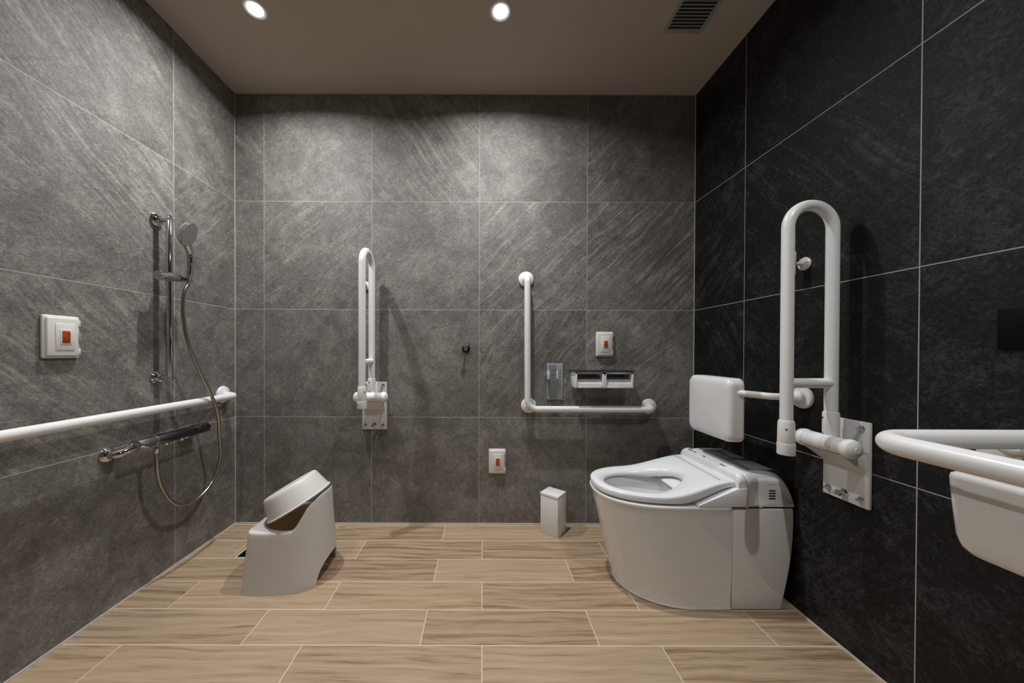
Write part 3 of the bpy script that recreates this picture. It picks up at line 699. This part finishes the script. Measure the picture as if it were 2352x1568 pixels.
rings = [seat_ring(.006, 0), seat_ring(.001, .08), seat_ring(0, .25), seat_ring(0, .72), seat_ring(.0015, .88), seat_ring(.005, .97)]+[dish(0, t_) for t_ in (0, .2, .4, .6, .8, 1)]+[hole_ring(-.006, 1, -.008), hole_ring(-.001, .8, -.008), hole_ring(.001, .4, -.004), hole_ring(-.002, 0)]
loft(bm, rings)
V = list(bm.verts); 
for k_ in range(160): bm.faces.new((V[k_], V[(k_+1) % 160], V[(len(rings)-1)*160+(k_+1) % 160], V[(len(rings)-1)*160+k_]))
se = obj('seat', bm, 'seat', tl, 55)
bm = NB(); A_ = [(.913, YC+yo, zs(.913)+.0022) for yo in (-.148, .150)]
sweep(bm, [A_[0], A_[1]], .0011, 8); obj('seat_seam', bm, 'silver', se)
# nozzle cover inside the opening
bm = NB(); rbox(bm, (.846, YC+.008, .380), (.020, .044, .030), .003, 2, Matrix.Rotation(.5, 3, 'Y'))
obj('nozzle_cover', bm, 'silver', tl)

# ------------------------------------------------------------------ backrest
br = thing('toilet_back_support', 'white cushion backrest on a bent tube above the toilet tank', 'backrest', (XR, YC, .80))
xf, xk = .942, 1.006; ya, yb_ = 1.262, 1.520; z0, z1 = .618, .866
def rr_ring(x, ins, N_=64, cr=.030):
    r = []; ym = (ya+yb_)/2; zm_ = (z0+z1)/2; hy = (yb_-ya)/2-ins; hz = (z1-z0)/2-ins; c_ = cr
    for k_ in range(N_):
        a_ = 2*PI*k_/N_+PI/N_; sx = 1 if math.cos(a_) > 0 else -1; sz = 1 if math.sin(a_) > 0 else -1
        q_ = (a_ % (PI/2))/(PI/2); aa = (a_//(PI/2))*PI/2+q_*PI/2
        r.append((x, ym+sx*(hy-c_)+c_*math.cos(aa), zm_+sz*(hz-c_)+c_*math.sin(aa)))
    return r
def bulge(r, k_): # gently convex face
    ym = (ya+yb_)/2; return [(x-k_*(1-((y-ym)/.13)**2), y, z) for x, y, z in r]
bm = NB(); loft(bm, [rr_ring(xk, .020), rr_ring(xk-.002, .006), rr_ring(xk-.006, 0), rr_ring(xf+.022, 0), rr_ring(xf+.012, .002), rr_ring(xf+.005, .007), bulge(rr_ring(xf+.001, .016), .001), bulge(rr_ring(xf-.0005, .032, cr=.02), .003), bulge(rr_ring(xf-.001, .07, cr=.012), .004), bulge(rr_ring(xf-.001, .10, cr=.008), .005)], True, True)
obj('cushion', bm, 'resin', br, 50)
bm = NB(); sweep(bm, fillet([(XR-.02, 1.215, .803), (1.06, 1.215, .806), (.978, 1.272, .812)], [.05], 10), .0125, 20); obj('support_tube', bm, 'tube', br)
bm = NB(); sweep(bm, fillet([(XR-.02, 1.567, .803), (1.06, 1.567, .806), (.978, 1.510, .812)], [.05], 10), .0125, 20); obj('support_tube', bm, 'tube', br)
for y in (1.215, 1.567):
    bm = NB(); lathe(bm, [(.040, 0), (.041, .006), (.038, .012), (.024, .016), (.023, .034), (.019, .040), (.0165, .075), (.015, .078)], (XR, y, .803), (-1, 0, 0)); obj('wall_flange', bm, 'tube', br)

# ------------------------------------------------------------------ wash basin, guard rail, knob, black panel
bs = thing('wash_basin', 'white ceramic wash basin hanging on the black wall inside the guard rail', 'wash basin', (XR, .33, .70))
def bas(z, ins, N_=72):
    r = []; x0_, x1_, y0_, y1_ = .766+ins, XR, .10+ins, .552-ins; c_ = .05
    ym = (y0_+y1_)/2; xm2 = (x0_+x1_)/2
    for k_ in range(N_):
        a_ = 2*PI*k_/N_+PI/N_; sx = 1 if math.cos(a_) > 0 else -1; sy = 1 if math.sin(a_) > 0 else -1; cr = c_ if sx < 0 else .001
        cr = min(cr, c_) ; cr = .022 if sx < 0 else .001
        r.append((xm2+sx*((x1_-x0_)/2-cr)+cr*math.cos(a_), ym+sy*((y1_-y0_)/2-cr)+cr*math.sin(a_), z))
    return r
bm = NB()
def inner_b(z, i1): return [(xm3+(x-xm3)*(1-i1), .326+(y-.326)*(1-i1), z) for x, y, z_ in bas(z, 0)]
xm3 = (.766+XR)/2
loft(bm, [bas(.640, .036), bas(.641, .024), bas(.646, .014), bas(.655, .0085), bas(.672, .005), bas(.72, .002), bas(.764, 0), bas(.770, .001), bas(.773, .005), inner_b(.773, .14), inner_b(.766, .17), inner_b(.70, .24), inner_b(.68, .5), inner_b(.678, .9)], True, True)
obj('bowl', bm, 'ceramic', bs, 50)
bm = NB(); lathe(bm, [(.02, 0), (.022, .002), (.012, .003), (.001, .003)], (.98, .326, .678), (0, 0, 1)); obj('drain', bm, 'chrome', bs)
gr = thing('basin_guard_rail', 'thick white U-shaped guard rail around the wash basin', 'handrail', (XR, .35, .814))
yg = .618; xg = .723; zg = .8060
bm = NB(); sweep(bm, fillet([(XR-.006, yg, zg), (xg, yg, zg), (xg, .04, zg), (XR-.006, .04, zg)], [.062, .062], 16), .0178, 30); obj('rail_tube', bm, 'tube', gr)
for y in (yg, .04):
    bm = NB(); flange(bm, (XR, y, zg), (-1, 0, 0), .045); obj('wall_flange', bm, 'tube', gr)
wb_ = thing('rail_bracket', 'small white round wall bracket seen between the guard rail tubes', 'bracket', (XR, .735, .768))
bm = NB(); lathe(bm, [(.036, 0), (.038, .004), (.036, .012), (.026, .017), (.02, .018)], (XR, .748, .750), (-1, 0, 0)); obj('wall_flange', bm, 'tube', wb_)
bm = NB(); sweep(bm, spline([(XR-.012, .735, .768), (XR-.035, .722, .766), (XR-.045, .700, .764)], 8), .0165, 20); lathe(bm, [(.0165, -.002), (.016, .006), (.011, .013), (.001, .016)], (XR-.045, .700, .764), (-.2, -1, 0), 20); obj('arm', bm, 'tube', wb_)
bp = thing('wall_panel', 'plain glossy black rectangular panel on the black wall above the wash basin', 'wall panel', (XR, .69, 1.02))
bm = NB(); rbox(bm, (XR-.004, .690, 1.021), (.008, .130, .092), .002); obj('plate', bm, 'black', bp)
bm = NB()
for z in (1.000, .992): rbox(bm, (XR-.0083, .690, z), (.0008, .06, .0012))
obj('slot', bm, 'void', bp)
